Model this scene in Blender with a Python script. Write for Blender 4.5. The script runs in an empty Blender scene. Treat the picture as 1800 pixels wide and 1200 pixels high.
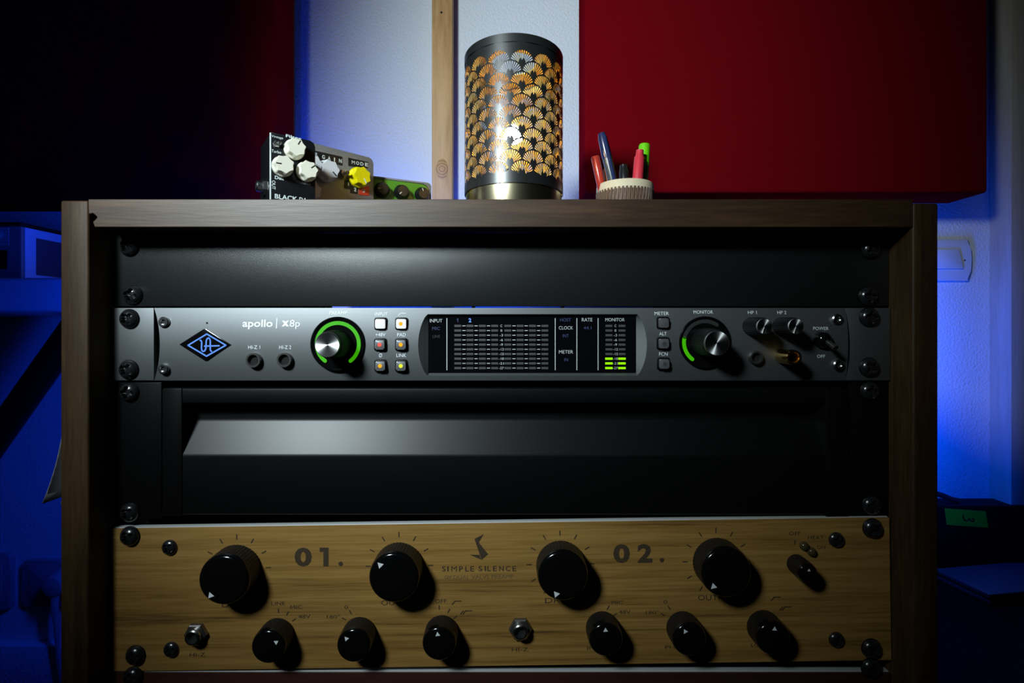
import bpy, bmesh, math, random
from mathutils import Vector, Matrix, geometry
random.seed(7)
PI = math.pi
S = bpy.context.scene
C = S.collection

# ------------------------------------------------------------------ camera, world, lights, exposure
F, VX, VY = 900.0, 895.0, 580.0          # focal length in pixels, point the lens faces (1800x1200 frame)
cd = bpy.data.cameras.new('camera')
cd.sensor_width = 36.0
cd.lens = 36.0 * F / 1800.0
cd.shift_x = (900 - VX) / 1800.0
cd.shift_y = (VY - 600) / 1800.0
cd.clip_start = 0.01
cam = bpy.data.objects.new('camera', cd)
cam.rotation_euler = (PI / 2, 0, 0)
C.objects.link(cam)
S.camera = cam

w = bpy.data.worlds.new('world')
S.world = w
w.use_nodes = True
w.node_tree.nodes['Background'].inputs[0].default_value = (0.35, 0.42, 0.6, 1)
w.node_tree.nodes['Background'].inputs[1].default_value = 0.001
S.view_settings.view_transform = 'Standard'
S.view_settings.look = 'None'
S.view_settings.exposure = 0.0
S.view_settings.gamma = 1.0
S.view_settings.use_curve_mapping = False
S.cycles.use_denoising = True
S.cycles.max_bounces = 8


def light(kind, name, loc, target, power, color, **kw):
    d = bpy.data.lights.new(name, kind)
    d.energy = power
    d.color = color
    for k, v in kw.items():
        setattr(d, k, v)
    o = bpy.data.objects.new(name, d)
    o.location = loc
    o.rotation_euler = (Vector(target) - Vector(loc)).to_track_quat('-Z', 'Y').to_euler()
    C.objects.link(o)
    return o


# clip-on spot lamp up and to the left of the photographer, shuttered to an upright oval beam
key = light('SPOT', 'desk_spot', (-0.36, -0.17, 0.36), (0.145, 0.80, 0.15), 38.0, (0.82, 0.96, 1.0),
            spot_size=math.radians(91), spot_blend=1.0, shadow_soft_size=0.065)
key.scale = (0.555, 1.0, 1.0)
# blue LED tape running round the back of the rack
BLUE = (0.0, 0.075, 1.0)
light('AREA', 'led_tape_right', (0.555, 0.70, -0.06), (0.60, 0.80, -0.07), 0.85, BLUE, shape='RECTANGLE', size=0.03, size_y=0.30)
light('AREA', 'led_tape_left', (-0.285, 0.50, 0.02), (-0.75, 0.70, 0.02), 1.3, (0.0, 0.05, 1.0), shape='RECTANGLE', size=0.03, size_y=0.16)
light('AREA', 'led_tape_top', (-0.12, 0.718, 0.055), (-0.12, 0.79, 0.22), 0.8, BLUE, shape='RECTANGLE', size=0.30, size_y=0.02)

# ------------------------------------------------------------------ helpers
MATS = {}


def mat(name, col, rough=0.5, metal=0.0, emit=None, estr=0.0, bump=None, spec=0.5, trans=0.0, var=0.0, vscale=200.0, aniso=0.0):
    if name in MATS:
        return MATS[name]
    m = bpy.data.materials.new(name)
    m.use_nodes = True
    nt = m.node_tree
    b = nt.nodes['Principled BSDF']
    b.inputs['Base Color'].default_value = (*col, 1)
    b.inputs['Roughness'].default_value = rough
    b.inputs['Metallic'].default_value = metal
    b.inputs['Specular IOR Level'].default_value = spec
    b.inputs['Transmission Weight'].default_value = trans
    if aniso:
        b.inputs['Anisotropic'].default_value = aniso
    if emit:
        b.inputs['Emission Color'].default_value = (*emit, 1)
        b.inputs['Emission Strength'].default_value = estr
    tc = None
    if bump or var:
        tc = nt.nodes.new('ShaderNodeTexCoord')
    if bump:                                   # (scale, strength, distance)
        n = nt.nodes.new('ShaderNodeTexNoise')
        n.inputs['Scale'].default_value = bump[0]
        n.inputs['Detail'].default_value = 3
        nt.links.new(tc.outputs['Object'], n.inputs['Vector'])
        bp = nt.nodes.new('ShaderNodeBump')
        bp.inputs['Strength'].default_value = bump[1]
        bp.inputs['Distance'].default_value = bump[2]
        nt.links.new(n.outputs['Fac'], bp.inputs['Height'])
        nt.links.new(bp.outputs['Normal'], b.inputs['Normal'])
    if var:
        n = nt.nodes.new('ShaderNodeTexNoise')
        n.inputs['Scale'].default_value = vscale
        n.inputs['Detail'].default_value = 4
        nt.links.new(tc.outputs['Object'], n.inputs['Vector'])
        r = nt.nodes.new('ShaderNodeValToRGB')
        r.color_ramp.elements[0].position = 0.3
        r.color_ramp.elements[1].position = 0.7
        r.color_ramp.elements[0].color = (*[max(0, c * (1 - var)) for c in col], 1)
        r.color_ramp.elements[1].color = (*[min(1, c * (1 + var)) for c in col], 1)
        nt.links.new(n.outputs['Fac'], r.inputs['Fac'])
        nt.links.new(r.outputs['Color'], b.inputs['Base Color'])
    MATS[name] = m
    return m


def wood(name, stops, stretch, scale, rough=0.45, bump=0.15, knots=False, spec=0.5):
    """procedural timber: stretched noise plus fine streaks; stretch = per-axis scale (small along the grain)"""
    m = bpy.data.materials.new(name)
    m.use_nodes = True
    nt = m.node_tree
    b = nt.nodes['Principled BSDF']
    b.inputs['Roughness'].default_value = rough
    b.inputs['Specular IOR Level'].default_value = spec
    tc = nt.nodes.new('ShaderNodeTexCoord')
    mp = nt.nodes.new('ShaderNodeMapping')
    mp.inputs['Scale'].default_value = stretch
    nt.links.new(tc.outputs['Object'], mp.inputs['Vector'])
    n1 = nt.nodes.new('ShaderNodeTexNoise')
    n1.inputs['Scale'].default_value = scale
    n1.inputs['Detail'].default_value = 6
    n1.inputs['Distortion'].default_value = 0.8 if not knots else 2.2
    nt.links.new(mp.outputs['Vector'], n1.inputs['Vector'])
    n2 = nt.nodes.new('ShaderNodeTexNoise')
    n2.inputs['Scale'].default_value = scale * 7
    n2.inputs['Detail'].default_value = 3
    nt.links.new(mp.outputs['Vector'], n2.inputs['Vector'])
    mx = nt.nodes.new('ShaderNodeMix')
    mx.data_type = 'FLOAT'
    mx.inputs[0].default_value = 0.35
    nt.links.new(n1.outputs['Fac'], mx.inputs[2])
    nt.links.new(n2.outputs['Fac'], mx.inputs[3])
    r = nt.nodes.new('ShaderNodeValToRGB')
    els = r.color_ramp.elements
    els[0].position, els[0].color = stops[0][0], (*stops[0][1], 1)
    els[1].position, els[1].color = stops[-1][0], (*stops[-1][1], 1)
    for p, c in stops[1:-1]:
        e = els.new(p)
        e.color = (*c, 1)
    nt.links.new(mx.outputs[0], r.inputs['Fac'])
    nt.links.new(r.outputs['Color'], b.inputs['Base Color'])
    bp = nt.nodes.new('ShaderNodeBump')
    bp.inputs['Strength'].default_value = bump
    bp.inputs['Distance'].default_value = 0.0006
    nt.links.new(mx.outputs[0], bp.inputs['Height'])
    nt.links.new(bp.outputs['Normal'], b.inputs['Normal'])
    MATS[name] = m
    return m


def px(x, y, d):
    return Vector(((x - VX) / F * d, d, (VY - y) / F * d))


def link(name, me, m, parent=None):
    o = bpy.data.objects.new(name, me)
    C.objects.link(o)
    if m is not None and not me.materials:
        me.materials.append(m)
    if parent is not None:
        o.parent = parent
    return o


def finish(bm, name, m, parent=None, smooth=False, angle=35):
    bmesh.ops.recalc_face_normals(bm, faces=bm.faces)
    me = bpy.data.meshes.new(name)
    bm.to_mesh(me)
    bm.free()
    if smooth:
        me.shade_smooth()
        me.set_sharp_from_angle(angle=math.radians(angle))
    return link(name, me, m, parent)


def thing(name, label, cat, loc=(0, 0, 0), rot=(0, 0, 0), group=None):
    o = bpy.data.objects.new(name, None)
    o.empty_display_size = 0.02
    o.location = loc
    o.rotation_euler = rot
    C.objects.link(o)
    tag(o, label, cat, group)
    return o


def tag(o, label, cat, group=None, kind=None):
    if label:
        o['label'] = label
    if cat:
        o['category'] = cat
    if group:
        o['group'] = group
    if kind:
        o['kind'] = kind
    return o


def mw(o):
    return Matrix.Translation(o.location) @ o.rotation_euler.to_matrix().to_4x4()


def on(root, x, y, yl=0.0):
    """where the sight line through photo pixel (x, y) meets the thing's own plane y = yl -> local (x, z)"""
    inv = mw(root).inverted()
    o = inv @ Vector((0, 0, 0))
    d = inv.to_3x3() @ Vector(((x - VX) / F, 1.0, (VY - y) / F))
    t = (yl - o.y) / d.y
    p = o + t * d
    return p.x, p.z


def box(bm, x0, x1, y0, y1, z0, z1, bev=0.0, seg=2):
    g = bmesh.ops.create_cube(bm, size=1.0)
    vs = g['verts']
    for v in vs:
        v.co = Vector(((x0 + x1) / 2 + v.co.x * (x1 - x0), (y0 + y1) / 2 + v.co.y * (y1 - y0), (z0 + z1) / 2 + v.co.z * (z1 - z0)))
    if bev:
        es = list({e for v in vs for e in v.link_edges})
        bmesh.ops.bevel(bm, geom=es, offset=bev, segments=seg, profile=0.5, affect='EDGES')


def B(name, m, parent, x0, x1, y0, y1, z0, z1, bev=0.0, seg=2):
    bm = bmesh.new()
    box(bm, x0, x1, y0, y1, z0, z1, bev, seg)
    return finish(bm, name, m, parent, smooth=bool(bev))


def lathe(bm, prof, segs=32, M=None, rf=None, cap=True):
    """revolve (r, h) pairs round local z; rf(theta, r, h) may bend the radius"""
    rings = []
    for r, h in prof:
        ring = []
        for i in range(segs):
            t = 2 * PI * i / segs
            rr = rf(t, r, h) if rf else r
            v = Vector((rr * math.cos(t), rr * math.sin(t), h))
            ring.append(bm.verts.new(M @ v if M else v))
        rings.append(ring)
    for a, b in zip(rings, rings[1:]):
        for i in range(segs):
            j = (i + 1) % segs
            bm.faces.new((a[i], a[j], b[j], b[i]))
    if cap:
        bm.faces.new(rings[0][::-1])
        bm.faces.new(rings[-1])


FRONT = Matrix.Rotation(PI / 2, 4, 'X')       # lathe axis z -> -y, towards the viewer


def at(x, y, z):
    return Matrix.Translation((x, y, z)) @ FRONT


def L(name, m, parent, prof, M, segs=32, rf=None, smooth=True, angle=35, cap=True):
    bm = bmesh.new()
    lathe(bm, prof, segs, M, rf, cap)
    return finish(bm, name, m, parent, smooth, angle)


def poly(name, m, parent, pts, y, thick=0.0):
    """flat polygon facing the viewer from (x, z) pairs at local depth y"""
    bm = bmesh.new()
    vs = [bm.verts.new((x, y, z)) for x, z in pts]
    f = bm.faces.new(vs)
    if thick:
        r = bmesh.ops.extrude_face_region(bm, geom=[f])
        for v in r['geom']:
            if isinstance(v, bmesh.types.BMVert):
                v.co.y -= thick
    return finish(bm, name, m, parent)


def rrect(x0, x1, z0, z1, r, n=5):
    pts = []
    for cx, cz, a0 in ((x1 - r, z1 - r, 0), (x0 + r, z1 - r, 90), (x0 + r, z0 + r, 180), (x1 - r, z0 + r, 270)):
        for i in range(n + 1):
            a = math.radians(a0 + 90 * i / n)
            pts.append((cx + r * math.cos(a), cz + r * math.sin(a)))
    return pts


def slab(name, m, parent, pts, y0, y1, bev=0.0, smooth=True):
    """prism of an (x, z) outline between local depths y0 (front) and y1 (back)"""
    bm = bmesh.new()
    a = [bm.verts.new((x, y0, z)) for x, z in pts]
    b = [bm.verts.new((x, y1, z)) for x, z in pts]
    fa = bm.faces.new(a)
    bm.faces.new(b[::-1])
    n = len(pts)
    for i in range(n):
        bm.faces.new((a[i], b[i], b[(i + 1) % n], a[(i + 1) % n]))
    if bev:
        bmesh.ops.bevel(bm, geom=list(fa.edges), offset=bev, segments=2, profile=0.5, affect='EDGES')
    return finish(bm, name, m, parent, smooth)


_txt = {}


def glyphs(body, bold=0.0, space=1.0):
    k = (body, bold, space)
    if k not in _txt:
        cu = bpy.data.curves.new('lettering', 'FONT')
        cu.body = body
        cu.offset = bold
        cu.space_character = space
        cu.resolution_u = 3
        ob = bpy.data.objects.new('lettering', cu)
        me = ob.to_mesh()
        vs = [(v.co.x, v.co.y) for v in me.vertices]
        fs = [tuple(p.vertices) for p in me.polygons]
        ob.to_mesh_clear()
        bpy.data.objects.remove(ob)
        bpy.data.curves.remove(cu)
        xs = [v[0] for v in vs]
        ys = [v[1] for v in vs]
        x0, x1, y0, y1 = min(xs), max(xs), min(ys), max(ys)
        _txt[k] = ([((x - (x0 + x1) / 2) / (x1 - x0), (y - (y0 + y1) / 2) / (y1 - y0)) for x, y in vs], fs)
    return _txt[k]


def text(body, m, parent, cx, cz, wd, ht, yf, bold=0.0, space=1.0, rot=0.0):
    """printed lettering, width wd and height ht, centred at local (cx, cz); yf = depth or depth(z)"""
    vs, fs = glyphs(body, bold, space)
    c, s = math.cos(rot), math.sin(rot)
    out = []
    for x, y in vs:
        X, Z = cx + x * wd * c - y * ht * s, cz + x * wd * s + y * ht * c
        out.append((X, yf(Z) if callable(yf) else yf, Z))
    me = bpy.data.meshes.new('lettering')
    me.from_pydata(out, [], fs)
    return link('lettering', me, m, parent)


def strokes(name, m, parent, lines, wd, yf):
    """printed strokes: list of polylines in local (x, z)"""
    bm = bmesh.new()
    g = lambda z: yf(z) if callable(yf) else yf
    for ln in lines:
        for (x0, z0), (x1, z1) in zip(ln, ln[1:]):
            dx, dz = x1 - x0, z1 - z0
            n = math.hypot(dx, dz) or 1e-9
            ox, oz = -dz / n * wd / 2, dx / n * wd / 2
            ex, ez = dx / n * wd * 0.3, dz / n * wd * 0.3
            q = [(x0 + ox - ex, z0 + oz - ez), (x1 + ox + ex, z1 + oz + ez), (x1 - ox + ex, z1 - oz + ez), (x0 - ox - ex, z0 - oz - ez)]
            bm.faces.new([bm.verts.new((a, g(b), b)) for a, b in q])
    return finish(bm, name, m, parent)


def tube(bm, pts, rad, segs=8):
    rings = []
    for i, p in enumerate(pts):
        p = Vector(p)
        t = (Vector(pts[min(i + 1, len(pts) - 1)]) - Vector(pts[max(i - 1, 0)])).normalized()
        u = t.orthogonal().normalized() if i == 0 else (rings[-1][1] - t * rings[-1][1].dot(t)).normalized()
        v = t.cross(u)
        r = rad[i] if isinstance(rad, (list, tuple)) else rad
        rings.append(([bm.verts.new(p + r * (math.cos(2 * PI * k / segs) * u + math.sin(2 * PI * k / segs) * v)) for k in range(segs)], u))
    for (a, _), (b, _) in zip(rings, rings[1:]):
        for k in range(segs):
            bm.faces.new((a[k], a[(k + 1) % segs], b[(k + 1) % segs], b[k]))
    bm.faces.new(rings[0][0][::-1])
    bm.faces.new(rings[-1][0])


def copy_part(src, parent, loc, name=None, rot=None):
    o = src.copy()
    o.parent = parent
    o.location = loc
    if rot:
        o.rotation_euler = rot
    C.objects.link(o)
    return o


# ------------------------------------------------------------------ materials
M_wall = mat('painted_plaster', (0.72, 0.76, 0.80), 0.85, bump=(260, 0.5, 0.003))
M_dark = mat('dark_floor', (0.02, 0.02, 0.022), 0.6, bump=(60, 0.2, 0.001))
M_red = mat('red_fabric', (0.15, 0.0022, 0.0058), 0.95, spec=0.0, bump=(1400, 0.3, 0.0005), var=0.08, vscale=900)
M_batten = wood('pine_batten', [(0.3, (0.36, 0.18, 0.06)), (0.5, (0.56, 0.33, 0.13)), (0.7, (0.64, 0.40, 0.18))], (9, 9, 1.2), 3.0, 0.6, knots=True)
M_post = wood('pale_batten', [(0.3, (0.42, 0.36, 0.28)), (0.7, (0.58, 0.52, 0.44))], (14, 14, 1.0), 4.0, 0.6)
M_cab_h = wood('stained_board_across', [(0.25, (0.012, 0.005, 0.002)), (0.5, (0.042, 0.019, 0.007)), (0.75, (0.10, 0.050, 0.020))], (1.2, 12, 14), 5.0, 0.47, 0.3, spec=0.65)
M_cab_v = wood('stained_board_upright', [(0.25, (0.012, 0.005, 0.0015)), (0.5, (0.042, 0.021, 0.007)), (0.75, (0.090, 0.048, 0.017))], (14, 14, 1.2), 6.0, 0.55, 0.4, spec=0.3)
M_blank = mat('black_powder_coat', (0.008, 0.009, 0.0095), 0.36, bump=(2600, 0.5, 0.0002), spec=0.6)
M_black = mat('black_metal', (0.003, 0.003, 0.0034), 0.42, spec=0.12)
M_satin = mat('satin_black_sheet', (0.002, 0.0022, 0.0025), 0.38, spec=0.33)
M_screw = mat('black_screw', (0.012, 0.012, 0.013), 0.22, spec=0.8)
M_grey = mat('grey_anodised', (0.165, 0.175, 0.182), 0.54, metal=0.85, bump=(2500, 0.12, 0.0002))
M_print = mat('white_print', (0.80, 0.86, 0.88), 0.6)
M_steel = mat('steel', (0.55, 0.56, 0.56), 0.25, metal=1.0)
M_alu = mat('turned_aluminium', (0.80, 0.81, 0.81), 0.42, metal=1.0, aniso=0.92)
def radial(m):
    nt = m.node_tree
    tg = nt.nodes.new('ShaderNodeTangent')
    tg.direction_type = 'RADIAL'
    tg.axis = 'Y'
    nt.links.new(tg.outputs['Tangent'], nt.nodes['Principled BSDF'].inputs['Tangent'])


radial(M_alu)
M_gold = mat('gold_plate', (0.75, 0.50, 0.17), 0.22, metal=1.0)
M_gloss = mat('gloss_black', (0.003, 0.003, 0.0033), 0.12)
M_rub = mat('knob_black', (0.006, 0.006, 0.0063), 0.5, spec=0.3)
M_void = mat('hole_black', (0.002, 0.002, 0.002), 0.9)
M_plate = mat('aluminium_plate', (0.62, 0.64, 0.64), 0.5, metal=0.3)
M_veneer = wood('oak_veneer', [(0.30, (0.085, 0.042, 0.008)), (0.43, (0.25, 0.130, 0.026)), (0.58, (0.35, 0.195, 0.048)), (0.75, (0.42, 0.25, 0.072))], (0.7, 10, 22), 7.0, 0.6, 0.15)
M_redwood = wood('red_veneer', [(0.3, (0.025, 0.006, 0.003)), (0.7, (0.06, 0.016, 0.008))], (1.0, 10, 13), 6.0, 0.6)
M_burn = mat('engraved_print', (0.045, 0.028, 0.012), 0.8)
M_burn2 = mat('faint_engraved_print', (0.15, 0.09, 0.038), 0.8)
M_white = mat('cream_plastic', (0.84, 0.82, 0.68), 0.35)
M_white2 = mat('white_plastic', (0.78, 0.80, 0.82), 0.4)
M_blackp = mat('black_enamel', (0.008, 0.009, 0.011), 0.3)
M_hammer = mat('bare_aluminium_box', (0.34, 0.34, 0.32), 0.55, metal=0.5, bump=(900, 0.4, 0.0006), var=0.2, vscale=700)
M_tape = mat('black_embossing_tape', (0.008, 0.008, 0.008), 0.55, spec=0.3)
M_redtape = mat('red_embossing_tape', (0.62, 0.03, 0.01), 0.35)
M_yellow = mat('yellow_plastic', (0.85, 0.72, 0.0), 0.4)
M_green = mat('green_enamel', (0.08, 0.26, 0.015), 0.35)
M_brass = mat('brushed_brass', (0.62, 0.55, 0.36), 0.26, metal=1.0)
M_shade = mat('black_lacquered_sheet', (0.012, 0.013, 0.013), 0.34, spec=0.9)
M_lining = mat('gold_lining', (0.95, 0.74, 0.24), 0.6)
M_bulb = mat('warm_bulb', (1, 0.8, 0.5), 0.5, emit=(1.0, 0.57, 0.16), estr=2200.0)


def led(name, col, s):
    return mat(name, tuple(c * 0.3 for c in col), 0.4, emit=col, estr=s)


G_ring = led('green_led_ring', (0.045, 0.42, 0.0), 0.85)
G_seg = led('green_meter_light', (0.30, 0.90, 0.0), 0.95)
A_led = led('amber_led', (1.0, 0.42, 0.0), 0.85)
R_led = led('red_led', (1.0, 0.09, 0.06), 0.95)
Y_led = led('lime_led', (0.75, 0.95, 0.03), 0.95)
W_led = led('white_led', (0.75, 0.78, 0.80), 0.9)
B_logo = led('blue_backlight', (0.13, 0.33, 0.95), 0.7)
B_txt = led('blue_display_text', (0.16, 0.36, 1.0), 0.9)
B_dim = led('dim_blue_display_text', (0.055, 0.08, 0.20), 0.5)
M_dprint = mat('glowing_display_print', (0.42, 0.46, 0.47), 0.6, emit=(0.3, 0.33, 0.34), estr=0.25)  # printed legends with a faint glow painted in
M_seg = mat('faint_glow_segment', (0.045, 0.047, 0.05), 0.5, emit=(0.05, 0.05, 0.055), estr=0.25)  # switched-off segments, slight glow put into the material
M_dark_txt = mat('unlit_display_text', (0.022, 0.022, 0.024), 0.5)

# ------------------------------------------------------------------ the setting
WALL = 0.80
FLOOR = -0.56
o = B('wall_back', M_wall, None, -1.6, 1.2, WALL, WALL + 0.1, FLOOR, 1.3)
tag(o, 'rough white plaster wall washed with blue light', None, kind='structure')
o = B('floor', M_dark, None, -1.6, 1.2, -1.2, WALL, FLOOR - 0.05, FLOOR)
tag(o, 'dark floor below the rack', None, kind='structure')
o = B('baseboard_back', M_wall, None, -1.6, 1.2, WALL - 0.014, WALL, FLOOR, -0.485, 0.002)
tag(o, 'pale baseboard along the foot of the wall', None, kind='structure')

b0, b1 = px(759, 0, 0.775).x, px(795, 0, 0.775).x
o = B('trim_1', M_batten, None, b0, b1, 0.775, WALL, FLOOR + 0.08, 1.3, 0.0012)
tag(o, 'knotty pine batten upright on the wall left of the lamp', None, kind='structure')
scr = L('screw_hole', M_void, o, [(0.0016, 0.0), (0.0016, 0.0004)], at(px(776, 22, 0.775).x, 0.775, px(776, 22, 0.775).z), 16)
M_knot = bpy.data.materials.new('wood_knot')
M_knot.use_nodes = True
_n = M_knot.node_tree
_w = _n.nodes.new('ShaderNodeTexWave')
_w.wave_type = 'RINGS'
_w.rings_direction = 'Y'
_w.inputs['Scale'].default_value = 75
_w.inputs['Distortion'].default_value = 1.5
_c = _n.nodes.new('ShaderNodeTexCoord')
_r = _n.nodes.new('ShaderNodeValToRGB')
_r.color_ramp.elements[0].color = (0.34, 0.17, 0.07, 1)
_r.color_ramp.elements[1].color = (0.55, 0.32, 0.14, 1)
_n.links.new(_c.outputs['Object'], _w.inputs['Vector'])
_n.links.new(_w.outputs['Fac'], _r.inputs['Fac'])
_n.links.new(_r.outputs['Color'], _n.nodes['Principled BSDF'].inputs['Base Color'])
_n.nodes['Principled BSDF'].inputs['Roughness'].default_value = 0.6
kn = L('knot', M_knot, o, [(0.0105, 0.0), (0.0100, 0.0003), (0.0001, 0.0004)], Matrix.Diagonal((0.85, 1, 1.5, 1)) @ FRONT, 32)
kn.location = px(777, 297, 0.775)
o = B('trim_2', M_post, None, px(1739, 0, WALL).x, px(1739, 0, WALL).x + 0.034, 0.765, WALL, FLOOR + 0.08, 1.3, 0.0015)
tag(o, 'pale wooden batten upright on the wall at the right edge', None, kind='structure')

# red fabric acoustic panels, on the battens
PF, PB = 0.70, 0.775


def acoustic(label, x0, x1, zb):
    t = thing('acoustic_panel', label, 'acoustic panel', ((x0 + x1) / 2, PB, zb), group='red fabric acoustic panels on the wall')
    wd = (x1 - x0) / 2
    B('fabric_cover', M_red, t, -wd, wd, PF - PB, -0.012, 0, 1.1, 0.004, 3)
    B('back_frame', M_cab_v, t, -wd + 0.004, wd - 0.004, -0.012, 0.0, 0.004, 1.09)
    return t


acoustic('dark red fabric acoustic panel above the left half of the rack, behind the black pedal', -1.25, -0.3197, 0.1757)
acoustic('bright red fabric acoustic panel right of the lamp, behind the pen cup', 0.1034, 0.655, 0.188)

# ------------------------------------------------------------------ rack cabinet
RP = 0.321                                    # rack face plane
CF, CBK = 0.300, 0.70                         # cabinet front and back
XC = -0.0050
xo0, xi0, xi1, xo1 = -0.2632, XC - 0.2417, XC + 0.2417, 0.2517
zt, zu = 0.0767, 0.0603
cab = thing('rack_cabinet', 'dark stained wooden equipment rack cabinet filling the foreground', 'rack', (XC, CF, FLOOR))
dz = -FLOOR
dep = CBK - CF
nx = lambda x: px(x, 0, CF).x - XC
nz = lambda y: px(0, y, CF).z + dz
top = [(xi0 - XC, zt + dz), (xi1 - XC, zt + dz), (xi1 - XC, zu + dz),
       (nx(166), zu + dz), (nx(163), nz(390)), (nx(168), nz(385)), (nx(174), nz(381)),
       (nx(166), nz(377)), (nx(162), nz(371)), (nx(160), nz(376)), (nx(155.5), nz(376))]
slab('top_board', M_cab_h, cab, top, 0, dep, 0.0004, smooth=False)
B('side_board', M_cab_v, cab, xo0 - XC, xi0 - XC, 0, dep, 0, zt + dz - 0.0006, 0.0014, 3)
B('side_board', M_cab_v, cab, xi1 - XC, xo1 - XC, 0, dep, 0, zt + dz - 0.0022, 0.0014, 3)
B('bottom_board', M_cab_h, cab, xi0 - XC, xi1 - XC, 0, dep, 0.0, 0.017, 0.0007)
for s in (-1, 1):
    xa, xb = sorted((s * 0.2416, s * 0.222))
    B('rack_rail', M_black, cab, xa, xb, RP - CF + 0.0016, RP - CF + 0.020, 0.017, zu + dz)

# ------------------------------------------------------------------ rack screws
def screw_mesh(R=0.0058, H=0.0042, rec=0.0022, name='rack_screw', segs=40, rings=13):
    bm = bmesh.new()
    rows = []
    for k in range(rings + 1):
        r = R * k / rings
        row = []
        for i in range(segs):
            t = 2 * PI * i / segs
            h = H * math.sqrt(max(0, 1 - 0.96 * (r / R) ** 2))
            u, v = abs(r * math.cos(t)), abs(r * math.sin(t))
            if (u < 0.17 * R and v < 0.62 * R) or (v < 0.17 * R and u < 0.62 * R) or (u < 0.34 * R and v < 0.34 * R):
                h -= rec
            row.append((r * math.cos(t), -h, r * math.sin(t)))
        rows.append(row)
    c = bm.verts.new((0, -(H - rec), 0))
    vr = [[bm.verts.new(p) for p in row] for row in rows[1:]]
    base = [bm.verts.new((p[0], 0.0, p[2])) for p in rows[-1]]
    vr.append(base)
    for i in range(segs):
        bm.faces.new((c, vr[0][i], vr[0][(i + 1) % segs]))
        for a, b in zip(vr, vr[1:]):
            bm.faces.new((a[i], b[i], b[(i + 1) % segs], a[(i + 1) % segs]))
    bmesh.ops.recalc_face_normals(bm, faces=bm.faces)
    me = bpy.data.meshes.new(name)
    bm.to_mesh(me)
    bm.free()
    me.shade_smooth()
    me.set_sharp_from_angle(angle=math.radians(50))
    me.materials.append(M_screw)
    return me


SCREW = screw_mesh()
SCREW_S = screw_mesh(0.0047, 0.003, 0.0016, 'panel_screw')


def screws(root, pts, yl, me=SCREW, name='rack_screw'):
    for (x, y) in pts:
        a, b = on(root, x, y, yl - 0.003)
        s = link(name, me, None, root)
        s.location = (a, yl, b)
        s.rotation_euler = (0, random.uniform(0, 1.5), 0)
        w = L('washer', M_black, s, [(0.0061, 0), (0.0061, 0.0006), (0.0058, 0.0009)], FRONT, 28) if me is SCREW else None


# ------------------------------------------------------------------ blank panel on top
U = 0.04445
zz = lambda y, d=RP: (VY - y) / F * d
HW = 0.2411


def unit(name, label, cat, ytop, ybot, roty=0.0, group=None):
    zc = (zz(ytop) + zz(ybot)) / 2
    t = thing(name, label, cat, (XC, RP, zc), (0, roty, 0), group)
    return t, zz(ytop) - zc


blank, hb = unit('blank_panel', 'plain black powder coated blank panel at the top of the rack', 'rack panel', 411.5, 538.5)
B('faceplate', M_blank, blank, -HW, HW, -0.0026, 0.0, -hb, hb, 0.0006)
screws(blank, [(222, 432), (228, 518), (1536, 437), (1531, 520)], -0.0026)

# ------------------------------------------------------------------ grey audio interface
ai, ha = unit('audio_interface', 'grey one-unit audio interface with green ring knobs and meter display', 'audio interface', 541.5, 667.5)
BUL = 0.0026


def fy(z):
    return -0.0036 - BUL * (1 - min(1.0, (z / ha)) ** 2)


def P(x, y):                                   # pixel -> local point on the fascia
    a, b = on(ai, x, y, -0.005)
    for _ in range(2):
        a, b = on(ai, x, y, fy(b))
    return a, b


xe0, xe1 = P(266, 605)[0], P(1491, 605)[0]
xd0, xd1 = P(751, 605)[0], P(1121, 605)[0]
zd0, zd1 = P(900, 656)[1], P(900, 552)[1]
zw0 = P(900, 660)[1]
cw = P(281, 605)[0] - xe0
cl, cr = xd0 - P(735, 605)[0], P(1137, 605)[0] - xd1


def bow(z, a, b):
    t = (z - a) / (b - a)
    return math.sqrt(max(0.0, 1 - (2 * t - 1) ** 2)) * 0.45 + 0.55 * (1 - (2 * t - 1) ** 2)


def fascia():
    bm = bmesh.new()
    left = lambda z: xe0 + cw * (1 - (z / ha) ** 2)
    zs = [-ha + (zw0 + ha) * i / 5 for i in range(6)] + [zw0 + (zd1 - zw0) * i / 22 for i in range(1, 23)] + [zd1 + (ha - zd1) * i / 5 for i in range(1, 6)]
    V = lambda x, y, z: bm.verts.new((x, y, z))
    for a, b in zip(zs, zs[1:]):
        mid = (a + b) / 2
        if zw0 < mid < zd1:
            la, lb = xd0 - cl * bow(a, zw0, zd1), xd0 - cl * bow(b, zw0, zd1)
            ra, rb = xd1 + cr * bow(a, zw0, zd1), xd1 + cr * bow(b, zw0, zd1)
            spans = [(left(a), la, left(b), lb), (ra, xe1, rb, xe1)]
        else:
            spans = [(left(a), xe1, left(b), xe1)]
        for x0, x1, x2, x3 in spans:
            bm.faces.new((V(x0, fy(a), a), V(x1, fy(a), a), V(x3, fy(b), b), V(x2, fy(b), b)))
        bm.faces.new((V(left(a), fy(a), a), V(left(b), fy(b), b), V(left(b), -0.0008, b), V(left(a), -0.0008, a)))
        bm.faces.new((V(xe1, fy(a), a), V(xe1, fy(b), b), V(xe1, 0, b), V(xe1, 0, a)))
    for z in (-ha, ha):
        bm.faces.new((V(xe0, fy(z), z), V(xe1, fy(z), z), V(xe1, 0, z), V(xe0, 0, z)))
    bmesh.ops.remove_doubles(bm, verts=bm.verts, dist=1e-6)
    return finish(bm, 'fascia', M_grey, ai, True, 30)


fascia()


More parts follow.
